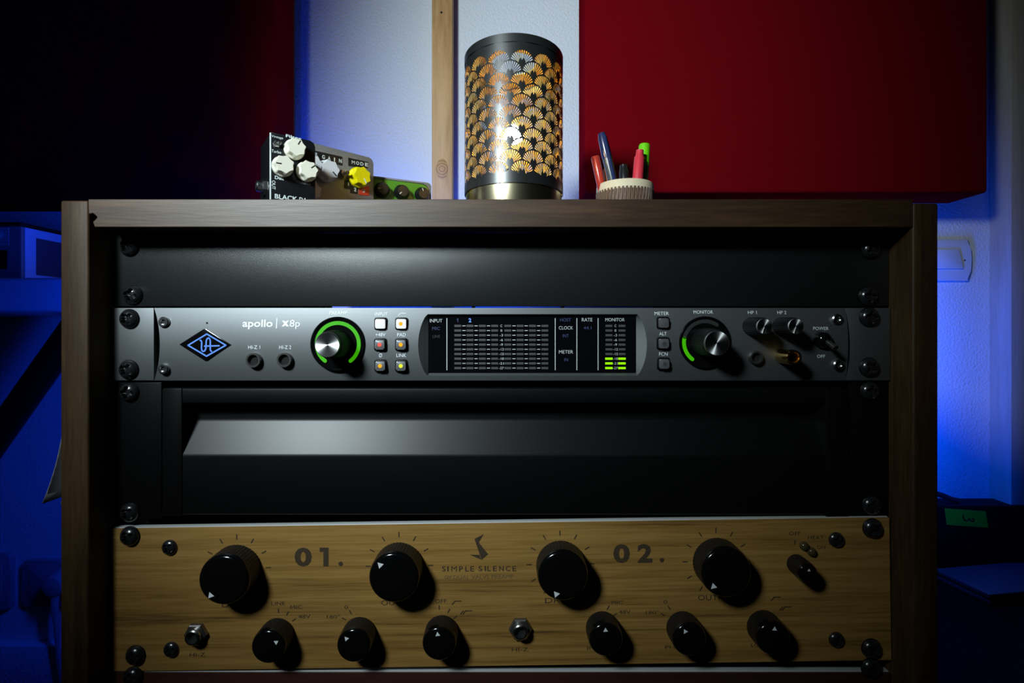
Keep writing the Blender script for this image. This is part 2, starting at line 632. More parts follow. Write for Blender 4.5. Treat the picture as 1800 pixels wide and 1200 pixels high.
def surround():
    """sloping walls of the display window, curved at both ends"""
    bm = bmesh.new()
    V = lambda x, y, z: bm.verts.new((x, y, z))
    yd = -0.0022
    n = 22
    zs = [zw0 + (zd1 - zw0) * i / n for i in range(n + 1)]
    zd = [zd0 + (zd1 - zd0) * i / n for i in range(n + 1)]
    for i in range(n):
        for x, c, s in ((xd0, cl, -1), (xd1, cr, 1)):
            a, b = zs[i], zs[i + 1]
            bm.faces.new((V(x + s * c * bow(a, zw0, zd1), fy(a), a), V(x + s * c * bow(b, zw0, zd1), fy(b), b), V(x, yd, zd[i + 1]), V(x, yd, zd[i])))
    bm.faces.new((V(xd0, fy(zw0), zw0), V(xd1, fy(zw0), zw0), V(xd1, yd, zd0), V(xd0, yd, zd0)))
    bm.faces.new((V(xd0, fy(zd1), zd1), V(xd1, fy(zd1), zd1), V(xd1, yd, zd1), V(xd0, yd, zd1)))
    bmesh.ops.remove_doubles(bm, verts=bm.verts, dist=1e-6)
    return finish(bm, 'display_surround', M_grey, ai, True, 30)


surround()
for a, b in ((-HW, xe0), (xe1, HW)):
    B('mounting_ear', M_grey, ai, a, b, -0.0040, 0.0, -ha, ha, 0.0004)
B('backing_plate', M_black, ai, xe0 - 0.001, xe1 + 0.001, -0.0008, 0.002, -ha, ha - 0.0006)
# body behind the face; its lid is lower than the gap above, so the lit wall shows through the slot
B('chassis', M_black, ai, -0.215, 0.215, 0.002, 0.30, -ha + 0.001, ha - 0.0014)
for a, b in ((205, 577), (828, 834), (988, 994), (1152, 1558)):
    x0, x1 = P(a, 545)[0], P(b, 545)[0]
    B('slot_light_block', M_black, ai, max(x0, -HW), min(x1, HW), 0.0021, 0.0030, ha - 0.0014, ha + 0.0012)  # unseen blocks added to stop the blue wall light along parts of the slot
screws(ai, [(222, 560), (221, 650), (1533, 557), (1533, 646)], -0.0040)
for x, y in ((290, 566), (289.5, 648), (1470, 561), (1472, 641)):
    a, b = P(x, y)
    y0 = fy(b)
    s = L('hex_screw', M_steel, ai, [(0.0033, 0), (0.0033, 0.0014), (0.0027, 0.0019), (0.0017, 0.0019), (0.0015, 0.0008)], at(a, y0, b), 24, rf=lambda t, r, h: r, angle=30)
# printed names
W = lambda x0, x1, y=605: P(x1, y)[0] - P(x0, y)[0]
pxs = RP / F * 0.985                           # metres per pixel on the fascia


def ptext(body, cx, cy, wpx, hpx, m=M_print, bold=0.0, space=1.0, root=None, yf=None):
    a, b = P(cx, cy)
    return text(body, m, root or ai, a, b, wpx * pxs, hpx * pxs, yf or (lambda z: fy(z) - 0.00015), bold, space)


ptext('apollo', 453, 570, 53, 17, bold=0.018)
ptext('|', 486.5, 568, 1.6, 18)
ptext('x', 502, 568.5, 13, 10, bold=0.045)
ptext('8p', 518.5, 570, 18, 16)
ptext('HI-Z 1', 447, 610, 21, 6.2)
ptext('HI-Z 2', 501.5, 610, 21, 6.2)
ptext('PREAMP', 595, 549.7, 31, 5.6)
ptext('INPUT', 670.5, 551.8, 22, 5.8)
ptext('+48V', 669, 588, 17.5, 6)
ptext('PAD', 705.8, 588.2, 15, 6)
ptext('\u00d8', 669, 624.3, 5.5, 7)
ptext('LINK', 705.5, 624.3, 17, 6)
ptext('METER', 1163, 550.7, 25, 5.8)
ptext('ALT', 1165.3, 586.3, 13, 5.8)
ptext('FCN', 1166, 622, 15, 6)
ptext('MONITOR', 1236, 548.3, 34, 5.8)
ptext('HP 1', 1322.3, 549, 15.5, 5.6)
ptext('HP 2', 1374, 549, 16, 5.6)
ptext('POWER', 1442.7, 577, 27, 5.8)
ptext('OFF', 1443, 626, 14, 5.6)
strokes('filter_symbol', M_print, ai, [[P(700, 554.5), P(705, 550.3), P(713.5, 550.3)]], 0.0003, lambda z: fy(z) - 0.00015)
a, b = P(364, 567.5)
L('pinhole', M_void, ai, [(0.0006, 0), (0.0006, 0.0001)], at(a, fy(b) - 0.0001, b), 12)
# diamond badge
bx, bz = P(361.2, 605.2)
hw, hh = 45 * pxs, 27 * pxs
bg = slab('badge', M_gloss, ai, [(bx + hw, bz), (bx + hw * 0.05, bz + hh), (bx - hw * 0.05, bz + hh), (bx - hw, bz), (bx - hw * 0.05, bz - hh), (bx + hw * 0.05, bz - hh)], fy(bz) - 0.0009, fy(bz) + 0.001, 0.0004)


def Q(x, y):
    return P(200 + x / 5, 520 + y / 5)


emb = [[Q(662, 433), Q(828, 334), Q(993, 432), Q(826, 528), Q(662, 433)],
       [Q(768, 388), Q(778, 394), Q(782, 408), Q(780, 460), Q(784, 478), Q(795, 487), Q(808, 482), Q(818, 462), Q(822, 392), Q(830, 375), Q(843, 369), Q(853, 378), Q(857, 395), Q(857, 470), Q(862, 482), Q(870, 486)],
       [Q(806, 440), Q(935, 437)]]
strokes('badge_emblem', B_logo, bg, emb, 0.00085, fy(bz) - 0.00105)
# instrument jacks


def jack(root, x, y, r, yl, m=M_black):
    j = L('jack', m, root, [(r, -0.001), (r, 0.0020), (r * 0.92, 0.0026), (r * 0.72, 0.0026), (r * 0.66, 0.0018), (r * 0.66, -0.001)], at(x, yl, y), 36, angle=30, cap=False)
    L('socket_hole', M_void, j, [(r * 0.67, 0.0), (r * 0.67, 0.0004)], at(x, yl, y), 24)
    return j


M_jack = mat('dark_nickel', (0.22, 0.21, 0.20), 0.3, metal=0.9)
for x, y in ((448, 632.5), (502, 632)):
    a, b = P(x, y)
    jack(ai, a, b, 0.0047, fy(b), M_jack)
a, b = P(1327, 628)
jack(ai, a, b, 0.0042, fy(b), M_jack)


def arc_strip(name, m, parent, cx, cz, r0, r1, a0, a1, y, n=60):
    bm = bmesh.new()
    pr = None
    for i in range(n + 1):
        t = math.radians(a0 + (a1 - a0) * i / n)
        q = (bm.verts.new((cx + r0 * math.cos(t), y, cz + r0 * math.sin(t))), bm.verts.new((cx + r1 * math.cos(t), y, cz + r1 * math.sin(t))))
        if pr:
            bm.faces.new((pr[0], pr[1], q[1], q[0]))
        pr = q
    for a, sg in ((a0, -1), (a1, 1)):                       # rounded ends
        t = math.radians(a)
        rm, rr = (r0 + r1) / 2, (r1 - r0) / 2
        ex, ez = cx + rm * math.cos(t), cz + rm * math.sin(t)
        f = [bm.verts.new((ex + rr * math.cos(t + sg * PI * k / 8), y, ez + rr * math.sin(t + sg * PI * k / 8))) for k in range(9)]
        bm.faces.new(f)
    return finish(bm, name, m, parent)


def big_knob(x, y, ring, rb):
    a, b = P(x, y)
    y0 = fy(b)
    k = L('ring_knob', M_gloss, ai, [(rb, -0.0008), (rb, 0.0006), (rb - 0.0005, 0.0010), (rb - 0.0011, 0.0010), (rb - 0.0014, 0.0002)], at(a, y0, b), 64)
    k['label'] = 'black rotary knob in a round bezel with a light ring'
    for m, a0, a1 in ring:
        arc_strip('light_ring', m, k, a, b, 0.0118, 0.0141, a0, a1, y0 - 0.00035)
    L('knob_body', M_rub, k, [(0.0086, 0.0004), (0.0083, 0.010), (0.0078, 0.0160), (0.0074, 0.0172)], at(a, y0, b), 96, rf=lambda t, r, h: r * (1 + 0.022 * (1 if int(round(t / (2 * PI) * 96)) % 2 else -1)) if h < 0.0165 else r, smooth=False)
    L('knob_cap', M_alu, k, [(0.0073, 0.0171), (0.0073, 0.0182), (0.0069, 0.0186), (0.0025, 0.0183), (0.0002, 0.0182)], at(a, y0, b), 64)
    return k


M_track = mat('unlit_ring_track', (0.03, 0.034, 0.033), 0.4)
big_knob(594, 604.5, [(G_ring, -53, 233)], 0.0168)
big_knob(1239, 601.5, [(G_ring, 170, 233), (M_track, 56, 166)], 0.0160)


def button(x, y, lit, dot=None, name='push_button'):
    a, b = P(x, y)
    y0 = fy(b)
    s = slab(name, M_black, ai, rrect(a - 0.0039, a + 0.0039, b - 0.0039, b + 0.0039, 0.0013), y0 - 0.0006, y0 + 0.001, 0.0003)
    c = slab('button_cap', lit, s, rrect(a - 0.0029, a + 0.0029, b - 0.0029, b + 0.0029, 0.0008), y0 - 0.0026, y0, 0.0007)
    if dot:
        L('indicator', dot, s, [(0.0012, 0), (0.0012, 0.00012)], at(a, y0 - 0.0026, b), 20)


M_btn = mat('chromed_button', (0.38, 0.39, 0.41), 0.3, metal=0.8)
button(669.5, 569, W_led)
button(706, 569, W_led, A_led)
button(669, 605.5, M_btn, R_led)
button(706, 605.5, M_btn, A_led)
button(669.8, 642.5, M_btn, A_led)
button(706, 642.5, M_btn, Y_led)
M_dot = mat('unlit_indicator', (0.05, 0.05, 0.055), 0.4)
button(1165, 567.5, M_btn)
button(1165.3, 603.5, M_btn, M_dot)
button(1166, 639, M_btn, M_dot)


def small_knob(x, y):
    a, b = P(x, y)
    y0 = fy(b)
    k = L('volume_knob', M_rub, ai, [(0.0054, 0), (0.0053, 0.010), (0.0050, 0.0150), (0.0046, 0.0160)], at(a, y0, b), 72, rf=lambda t, r, h: r * (1 + 0.03 * (1 if int(round(t / (2 * PI) * 72)) % 2 else -1)) if h < 0.0155 else r, smooth=False)
    L('knob_cap', M_alu, k, [(0.0046, 0.0159), (0.0046, 0.0166), (0.0043, 0.0169), (0.0015, 0.0167), (0.0002, 0.0166)], at(a, y0, b), 48)
    poly('pointer', M_void, k, [(a - 0.0012, b - 0.0040), (a - 0.0002, b - 0.0044), (a + 0.0004, b - 0.0014), (a - 0.0005, b - 0.0012)], y0 - 0.01705)


small_knob(1320, 573.5)
small_knob(1372.5, 573.5)
# power toggle
a, b = P(1444, 597)
y0 = fy(b)
pw = L('power_switch', M_gloss, ai, [(0.0052, 0), (0.0052, 0.0018), (0.0042, 0.0038), (0.0030, 0.0052), (0.0010, 0.0058)], at(a, y0, b), 36)
bm = bmesh.new()
tube(bm, [(a, y0 - 0.004, b - 0.0005), (a + 0.0008, y0 - 0.009, b - 0.003), (a + 0.0014, y0 - 0.0115, b - 0.0048)], [0.0012, 0.0016, 0.0018], 12)
finish(bm, 'lever', M_jack, pw, True)
# gold headphone adapter plugged into the second jack
a, b = P(1375, 626)
ad = thing('jack_adapter', 'gold headphone plug adapter sticking out of the grey interface', 'adapter', (XC + a, RP + fy(b), ai.location.z + b))
L('barrel', M_gold, ad, [(0.0045, 0), (0.0045, 0.0125), (0.0042, 0.0137), (0.0031, 0.0137), (0.0026, 0.0128), (0.0025, 0.003)], FRONT, 40, cap=False, angle=30)
L('bore', M_void, ad, [(0.0026, 0.002), (0.0026, 0.0032)], FRONT, 24)

# the display
dsp = B('display', mat('display_glass', (0.003, 0.003, 0.004), 0.07), ai, xd0 - 0.0005, xd1 + 0.0005, -0.0022, -0.0010, zd0 - 0.0005, zd1)
YD = -0.0023
D = lambda x, y: on(ai, x, y, YD)
dpx = (RP + YD) / F


def dtext(body, cx, cy, wp, hp, m=M_dprint, bold=0.0):
    a, b = D(cx, cy)
    text(body, m, dsp, a, b, wp * dpx, hp * dpx, YD, bold)


for x in (785.5, 976, 1014, 1051.3):
    a, b = D(x, 559)
    a2, b2 = D(x, 650.5)
    poly('divider_line', M_dprint, dsp, [(a - 0.00025, b2), (a + 0.00025, b2), (a + 0.00025, b), (a - 0.00025, b)], YD)
dtext('INPUT', 766.5, 563.5, 22, 6)
dtext('MIC', 766.5, 577, 13.5, 5.6, B_dim)
dtext('LINE', 767, 591, 13, 5, M_dark_txt)
poly('lettering', B_dim, dsp, [D(*q) for q in ((804.2, 566), (805.5, 566), (805.5, 559.3), (804.6, 559.3), (802.8, 561), (802.8, 562), (804.2, 561.2))], YD)
dtext('2', 826, 562.7, 4.8, 7, B_txt, 0.02)
dtext('HOST', 994, 562, 19, 5.6, B_dim)
dtext('CLOCK', 994.8, 576, 25, 5.8)
dtext('INT', 994.5, 590, 10.5, 5.6, B_dim)
dtext('METER', 995, 618.2, 25, 5.8)
dtext('IN', 995.3, 632, 6.6, 5.6, B_dim)
dtext('RATE', 1032, 561.7, 18.5, 6)
dtext('44.1', 1032.8, 576, 13.5, 5.6, B_dim)
dtext('MONITOR', 1081, 561.7, 34, 5.8)
seg_me = {}


def seg_mesh(m, wp):
    if (m.name, wp) not in seg_me:
        bm = bmesh.new()
        box(bm, -wp / 2 * dpx, wp / 2 * dpx, -0.00015, 0, -1.9 * dpx, 1.9 * dpx)
        me = bpy.data.meshes.new('meter_segment')
        bm.to_mesh(me)
        bm.free()
        me.materials.append(m)
        seg_me[(m.name, wp)] = me
    return seg_me[(m.name, wp)]


ROWS = [572.5 + 8.24 * i for i in range(10)]
VALS = ['C', '0', '-3', '-6', '-9', '-12', '-15', '-18', '-21', '-27']
dash = []
for i, ry in enumerate(ROWS):
    for cx in (804.7, 826, 847.8, 869.5, 892.6, 914.3, 936, 957.7):
        a, b = D(cx, ry)
        s = link('meter_segment', seg_mesh(M_seg, 12.0), None, dsp)
        s.location = (a, -0.0022, b)
    for cx in (815.6, 836.9, 858.6, 903.5, 925, 946.8):
        a, b = D(cx, ry)
        dash.append([(a - 2.4 * dpx, b), (a + 2.4 * dpx, b)])
    for cx in (1070.4, 1093.3):
        a, b = D(cx, ry)
        lit = i >= 7
        s = link('meter_segment', seg_mesh(G_seg if lit else M_seg, 13.0 if lit else 12.0), None, dsp)
        s.location = (a, -0.0022, b)
    for cx in (881.3, 1081.8):
        n = len(VALS[i])
        dtext(VALS[i], cx, ry, 3.2 + 2.6 * (n - 1), 4.2)
strokes('meter_dashes', M_dprint, dsp, dash, 0.00045, YD)

# ------------------------------------------------------------------ black rack drawer
dr, hd = unit('rack_drawer_unit', 'black two-unit rack drawer with a sloping finger pull', 'rack drawer', 671, 909)
dzc = dr.location.z
ex0, ex1 = on(dr, 320, 790, -0.003)[0], on(dr, 1450, 790, -0.003)[0]


def drawer_front():
    prof = [(-0.003, zz(681) - dzc), (-0.003, zz(708) - dzc), (0.008, zz(706) - dzc), (0.008, zz(738, RP + 0.008) - dzc),
            (-0.003, zz(800, RP - 0.003) - dzc), (-0.003, zz(902) - dzc), (0.030, zz(902) - dzc), (0.030, zz(681) - dzc)]
    bm = bmesh.new()
    a = [bm.verts.new((ex0, y, z)) for y, z in prof]
    b = [bm.verts.new((ex1, y, z)) for y, z in prof]
    n = len(prof)
    for i in range(n):
        bm.faces.new((a[i], a[(i + 1) % n], b[(i + 1) % n], b[i]))
    bm.faces.new(a)
    bm.faces.new(b[::-1])
    es = [e for e in bm.edges if abs(e.verts[0].co.x - e.verts[1].co.x) > 0.1]
    bmesh.ops.bevel(bm, geom=es, offset=0.0011, segments=3, profile=0.5, affect='EDGES')
    return finish(bm, 'drawer_front', M_satin, dr, True, 30)


drawer_front()
fx = lambda x: on(dr, x, 790, -0.004)[0]
B('ear', M_black, dr, -HW, fx(281), -0.0026, 0, -hd, hd, 0.0006)
B('ear', M_black, dr, fx(1496), HW, -0.0026, 0, -hd, hd, 0.0006)
B('side_frame', M_black, dr, fx(284), fx(319), -0.0038, 0.03, zz(904) - dzc, zz(681) - dzc, 0.0008)
B('side_frame', M_black, dr, fx(1452), fx(1493), -0.0038, 0.03, zz(904) - dzc, zz(681) - dzc, 0.0008)
B('drawer_body', M_black, dr, ex0, ex1, 0.03, 0.29, -hd + 0.001, hd - 0.003)
screws(dr, [(222, 690), (223, 903), (1534, 688), (1537, 890)], -0.0026)

# ------------------------------------------------------------------ oak-faced valve preamp
TILT = math.radians(-0.82)
vp = thing('valve_preamp', 'oak-fronted two-channel preamp with black knobs at the bottom of the rack', 'preamplifier', (XC, RP, zz(1044, RP - 0.0052)), (0, TILT, 0))
hv = 125.5 * (RP - 0.0052) / F
B('backing_plate', M_plate, vp, -HW + 0.001, HW - 0.001, -0.0040, 0.0004, -hv, hv, 0.0003)
YV = -0.0052
B('oak_veneer', M_veneer, vp, -HW + 0.001, HW - 0.001, YV, -0.0040, -hv, hv - 0.0004)
B('chassis', M_black, vp, -0.212, 0.212, 0.0004, 0.25, -hv + 0.006, hv - 0.006)
K = lambda x, y: on(vp, x, y, YV)
vpx = (RP + YV) / F
YT = YV - 0.00012


def knob_on(x, y, r, h, ang, name, prad=0.70, tri=0.0030):
    a, b = K(x, y)
    k = L(name, M_rub, vp, [(r * 0.98, 0.0006), (r, 0.0012), (r, h - 0.0032)], at(a, YV, b), 96, rf=lambda t, rr, hh: rr * (1 + 0.008 * (1 if int(round(t / (2 * PI) * 96)) % 2 else -1)), smooth=False, cap=True)
    L('knob_cap', M_gloss, k, [(r, h - 0.0032), (r * 0.995, h - 0.0022), (r * 0.96, h - 0.0010), (r * 0.90, h - 0.0003), (r * 0.82, h), (0.0001, h + 0.0001)], at(a, YV, b), 72, angle=60)
    t = math.radians(ang)
    cx, cz = a + prad * r * math.cos(t), b + prad * r * math.sin(t)
    poly('pointer', M_print, k, [(cx + tri * 0.6 * math.cos(t + q), cz + tri * 0.6 * math.sin(t + q)) for q in (0, 2 * PI / 3, 4 * PI / 3)], YV - h - 0.0002)
    return k


BIG = [(417, 998, 230), (702, 994, 134), (985, 991, 248), (1259, 986, 222)]
ticks = []
for x, y, ang in BIG:
    knob_on(x, y, 0.0149, 0.0160, ang, 'large_knob', 0.74, 0.0036)
    a, b = K(x, y)
    for i in range(11):
        t = math.radians(240 - 30 * i)
        ticks.append([(a + 0.0178 * math.cos(t), b + 0.0178 * math.sin(t)), (a + 0.0206 * math.cos(t), b + 0.0206 * math.sin(t))])
for x, y, ang in [(489, 1113, 31), (633, 1111, 130), (777, 1108, 96), (1058, 1101, 93), (1199, 1101, 118), (1340, 1099, 87)]:
    knob_on(x, y, 0.0101, 0.0140, ang, 'small_knob', 0.60, 0.0027)
knob_on(1398, 989, 0.0058, 0.0140, 85, 'power_knob', 0.35, 0.0018)
for x, y, d_ in [(489.5, 1073, 90), (505.5, 1077.5, 62), (517, 1089, 33), (616, 1075.5, 118), (604.5, 1087, 150), (772, 1067, 90), (789, 1073, 62), (800, 1084.5, 33),
                 (1069, 1067.5, 62), (1081, 1079.5, 33), (1176, 1067.5, 118), (1165, 1079.5, 150), (1397, 952.5, 90)]:
    a, b = K(x, y)
    t = math.radians(d_)
    ticks.append([(a - 0.0012 * math.cos(t), b - 0.0012 * math.sin(t)), (a + 0.0012 * math.cos(t), b + 0.0012 * math.sin(t))])
tick_me = {}
for (xa, za), (xb, zb2) in ticks:
    ln_ = round(math.hypot(xb - xa, zb2 - za), 5)
    if ln_ not in tick_me:
        tick_me[ln_] = strokes('scale_tick', M_burn, vp, [[(-ln_ / 2, 0), (ln_ / 2, 0)]], 0.0007, 0.0)
        tk = tick_me[ln_]
    else:
        tk = tick_me[ln_].copy()
        C.objects.link(tk)
    tk.location = ((xa + xb) / 2, YT, (za + zb2) / 2)
    tk.rotation_euler = (0, -math.atan2(zb2 - za, xb - xa), 0)


def vtext(body, cx, cy, wp, hp, m=M_burn, bold=0.0):
    a, b = K(cx, cy)
    text(body, m, vp, a, b, wp * vpx, hp * vpx, YT, bold)


vtext('0', 533, 978.5, 30, 33.5, bold=0.04)
poly('lettering', M_burn, vp, [K(*q) for q in ((562, 962), (577.5, 962), (577.5, 995), (568.5, 995), (568.5, 969.5), (562, 969.5))], YT)
vtext('.', 599, 990.5, 8, 8, bold=0.03)
vtext('0', 1092.5, 972.5, 29, 33.5, bold=0.04)
vtext('2', 1133.5, 972, 26, 33, bold=0.04)
vtext('.', 1163.5, 984, 8, 8, bold=0.03)
for i, (ch, x) in enumerate(zip('SIMPLE', (780.2, 787.3, 798, 810.2, 821, 830))):
    vtext(ch, x, 999.3, {'I': 2.4, 'M': 9.5}.get(ch, 6.6), 9.2, bold=0.0 if ch == 'M' else 0.012)
for ch, x in zip('SILENCE', (844.4, 853, 859.8, 869.8, 881.4, 892.8, 904)):
    vtext(ch, x, 998.8, {'I': 2.4, 'N': 8, 'C': 8}.get(ch, 6.6), 9.2, bold=0.0 if ch == 'M' else 0.012)
vtext('DUAL VALVE PREAMP', 850, 1013.3, 106, 6.5, M_burn2)
vtext('GIX', 788, 1013.6, 13, 6.5, M_burn2)
lg = lambda x, y: K(740 + x / 4.1375, 910 + y / 4.1375)
for pts in ([(389, 152), (455, 118), (420, 178), (402, 188)], [(400, 186), (420, 177), (488, 263), (441, 304)], [(355, 266), (425, 268), (438, 303)]):
    poly('maker_mark', M_burn, vp, [lg(*p) for p in pts], YT)
vtext('DRIVE', 985, 1054.5, 54, 9)
vtext('OUTPUT', 1259, 1049.5, 64, 9)
vtext('DRIVE', 417, 1062, 54, 9)
vtext('OUTPUT', 702, 1058.5, 64, 9)
for x, y, s_, wp in [(489, 1060, 'LINE', 24), (521, 1066.5, 'MIC', 21), (535, 1083, '48V', 21), (608.5, 1066.5, '0', 6.5), (586, 1083.3, '180\u00b0', 23), (775, 1056, 'OFF', 20),
                     (1085, 1058.5, 'MIC', 20), (1098, 1075, '48V', 20), (1169.5, 1057.5, '0', 6.5), (1146.5, 1075.5, '180\u00b0', 23),
                     (1397, 937, 'OFF', 20), (1434, 944.3, 'HEAT', 28), (1443, 961.5, 'ON', 15), (347, 1150, 'HI-Z', 27), (914, 1141, 'HI-Z', 29),
                     (1052, 1138.5, 'INPUT', 40), (1190, 1136.5, 'PHASE', 42), (1334, 1133, 'LOW', 28)]:
    vtext(s_, x, y, wp, 6.4)
fl = []
for ox, oy in ((0, 0), (561, -7)):
    for x0 in (794.5, 809.5, 813.5):
        yb = 1062 if x0 < 800 else 1079
        fl.append([K(x0 + ox, yb + oy), K(x0 + 5 + ox, yb - 6 + oy)] + ([K(x0 + 16 + ox, yb - 6 + oy)] if x0 != 809.5 else []))
strokes('filter_symbols', M_burn, vp, fl, 0.0006, YT)
for x, y in ((347, 1112.5), (914.5, 1103)):
    a, b = K(x, y)
    n = L('jack_nut', M_jack, vp, [(0.0071, 0), (0.0071, 0.0022), (0.0064, 0.0028)], at(a, YV, b), 6, smooth=False)
    L('jack_bush', M_steel, n, [(0.0047, 0.0026), (0.0047, 0.0052), (0.0041, 0.0058), (0.0032, 0.0058), (0.0030, 0.0035)], at(a, YV, b), 32, cap=False)
    L('socket_hole', M_void, n, [(0.0032, 0.0032), (0.0032, 0.0036)], at(a, YV, b), 24)
for x, y in ((1412.5, 958.5), (1425.5, 968.5)):
    a, b = K(x, y)
    L('indicator_lamp', mat('dark_lens', (0.05, 0.04, 0.015), 0.15), vp, [(0.0027, 0), (0.0027, 0.001), (0.0021, 0.0022), (0.0012, 0.0028), (0.0002, 0.003)], at(a, YV, b), 24)
screws(vp, [(293, 965), (296, 1146), (1475, 951.5), (1475, 1128.5)], YV, SCREW_S, 'panel_screw')
screws(vp, [(223, 945), (233, 1156), (1539, 931), (1537, 1144)], YV)

# dark red panel underneath, and a blank below it
lp = thing('lower_rack_panel', 'dark red wood-faced rack panel peeking out below the oak preamp', 'rack panel', (XC, RP, -0.2715))
B('backing_plate', M_plate, lp, -HW + 0.001, HW - 0.001, -0.0040, 0.0, -0.0620, 0.0605, 0.0003)
B('veneer', M_redwood, lp, -HW + 0.001, HW - 0.001, -0.0052, -0.0040, -0.0620, 0.0600)
screws(lp, [(229, 1194), (1536, 1178)], -0.0052)

# ------------------------------------------------------------------ lamp on the rack
LD = 0.50
lx = px(903, 0, LD).x
LR = 0.0478
lamp = thing('table_lamp', 'glowing cylinder lamp with black fan-pattern shade and brass base', 'lamp', (lx, LD, zt))
zs0, zs1 = 0.1306 - zt, 0.2625 - zt
L('base', M_brass, lamp, [(LR - 0.002, 0.0), (LR - 0.0012, 0.001), (LR - 0.0012, zs0 + 0.001), (LR - 0.004, zs0 + 0.002)], None, 96, angle=40)
NCOL = 14
TW = 2 * PI * LR / NCOL
RS = 0.0098                                     # row step


def tile_polys(solid):
    r = TW / 2
    outer = []
    n = 16
    for i in range(n + 1):
        t = PI * i / n
        outer.append((r * math.cos(t), RS * math.sin(t)))
    for i in range(1, n):                       # concave lower left, then lower right
        t = PI / 2 - (PI / 2) * i / n
        outer.append((-r + r * math.cos(t), -RS + RS * math.sin(t)))
    outer.append((0, -RS))
    for i in range(1, n):
        t = PI - (PI / 2) * i / n
        outer.append((r + r * math.cos(t), -RS + RS * math.sin(t)))
    holes = []
    if not solid:
        c = (0.0, -0.55 * RS)
        N = 13
        for i in range(N):
            am = math.radians(31 + 118 * (i + 0.5) / N)
            da = math.radians(118 / N) * 0.285
            mid = i == N // 2

            def hit(a):
                dx, dy = math.cos(a), math.sin(a)
                A = (dx / r) ** 2 + (dy / RS) ** 2
                Bq = 2 * (c[0] * dx / r ** 2 + c[1] * dy / RS ** 2)
                Cq = (c[1] / RS) ** 2 - 1
                return (-Bq + math.sqrt(Bq * Bq - 4 * A * Cq)) / (2 * A)
            ri = (0.28 + 0.19 * math.sin(am) ** 4 if not mid else 0.36) * hit(am)
            h = []
            for a in (am - da, am, am + da):
                q = 0.935 * hit(a)
                h.append((c[0] + q * math.cos(a), c[1] + q * math.sin(a)))
            for a in (am + da, am - da):
                a2 = am + (a - am) * (0.85 if not mid else 1.5)
                h.append((c[0] + ri * math.cos(a2), c[1] + ri * math.sin(a2)))
            holes.append(h)
    loops = [[Vector((x, y, 0)) for x, y in outer]] + [[Vector((x, y, 0)) for x, y in h] for h in holes]
    tri = geometry.tessellate_polygon(loops)
    pts = [p for lp_ in loops for p in lp_]
    return pts, tri


def shade_mesh(name, R, m, flip):
    tiles = {s: tile_polys(s) for s in (True, False)}
    vs, fs, ns = [], [], []
    zlo, zhi = zs0, zs1
    plo, phi = zs0 + 0.0105, zs1 - 0.0085
    k = 0
    row = 0
    z = plo - 3 * RS
    while z < zhi + 2 * RS:
        solid = not (z - 0.001 > plo - 0.5 * RS and z + RS < phi + 0.002)
        pts, tri = tiles[solid]
        off = 0.5 * (row % 2)
        for c in range(NCOL):
            base = len(vs)
            u0 = (c + off) * TW + 0.0070
            for p in pts:
                u, v = u0 + p.x, min(max(z + p.y, zlo), zhi)
                t = u / LR
                vs.append((R * math.cos(t), R * math.sin(t), v))
                ns.append((-math.cos(t) if flip else math.cos(t), -math.sin(t) if flip else math.sin(t), 0))
            for t3 in tri:
                q = [base + i for i in t3]
                zz_ = [vs[i][2] for i in q]
                if max(zz_) - min(zz_) < 1e-7:
                    continue
                e1, e2 = Vector(vs[q[1]]) - Vector(vs[q[0]]), Vector(vs[q[2]]) - Vector(vs[q[0]])
                if e1.cross(e2).dot(Vector(ns[q[0]])) < 0:
                    q = q[::-1]
                fs.append(q)
        row += 1
        z += RS
    me = bpy.data.meshes.new(name)
    me.from_pydata(vs, [], fs)
    me.shade_smooth()
    me.normals_split_custom_set_from_vertices(ns)
    return link(name, me, m, lamp)


shade_mesh('shade', LR, M_shade, False)
shade_mesh('shade_lining', LR - 0.0005, M_lining, True)
L('shade_band', M_shade, lamp, [(LR + 0.0001, zs1 - 0.0075), (LR + 0.0001, zs1), (LR - 0.0007, zs1), (LR - 0.0007, zs1 - 0.0075)], None, 128, cap=False)
L('shade_band', M_shade, lamp, [(LR + 0.0001, zs0 + 0.0075), (LR + 0.0001, zs0), (LR - 0.0007, zs0), (LR - 0.0007, zs0 + 0.0075)], None, 128, cap=False)
L('added_reflector_ring', M_lining, lamp, [(LR - 0.0007, zs1 - 0.002), (LR * 0.45, zs1 - 0.002), (LR * 0.45, zs1 - 0.003), (LR - 0.0007, zs1 - 0.003)], None, 64, cap=False)  # gold reflector added inside the shade so the upper slits look lit
zb_ = px(900, 240, LD).z - zt
L('socket', M_black, lamp, [(0.011, zs0), (0.011, zs0 + 0.022), (0.008, zs0 + 0.026)], None, 32)
bl = L('bulb', mat('bulb_glass', (0.9, 0.75, 0.5), 0.15, trans=1.0), lamp, [(0.006, zs0 + 0.024), (0.009, zb_ - 0.014), (0.0125, zb_ - 0.003), (0.0125, zb_ + 0.004), (0.009, zb_ + 0.012), (0.003, zb_ + 0.016)], None, 32)
L('filament', M_bulb, bl, [(0.0012, zb_ - 0.008), (0.0045, zb_ - 0.005), (0.006, zb_), (0.0045, zb_ + 0.005), (0.0012, zb_ + 0.008)], None, 20)

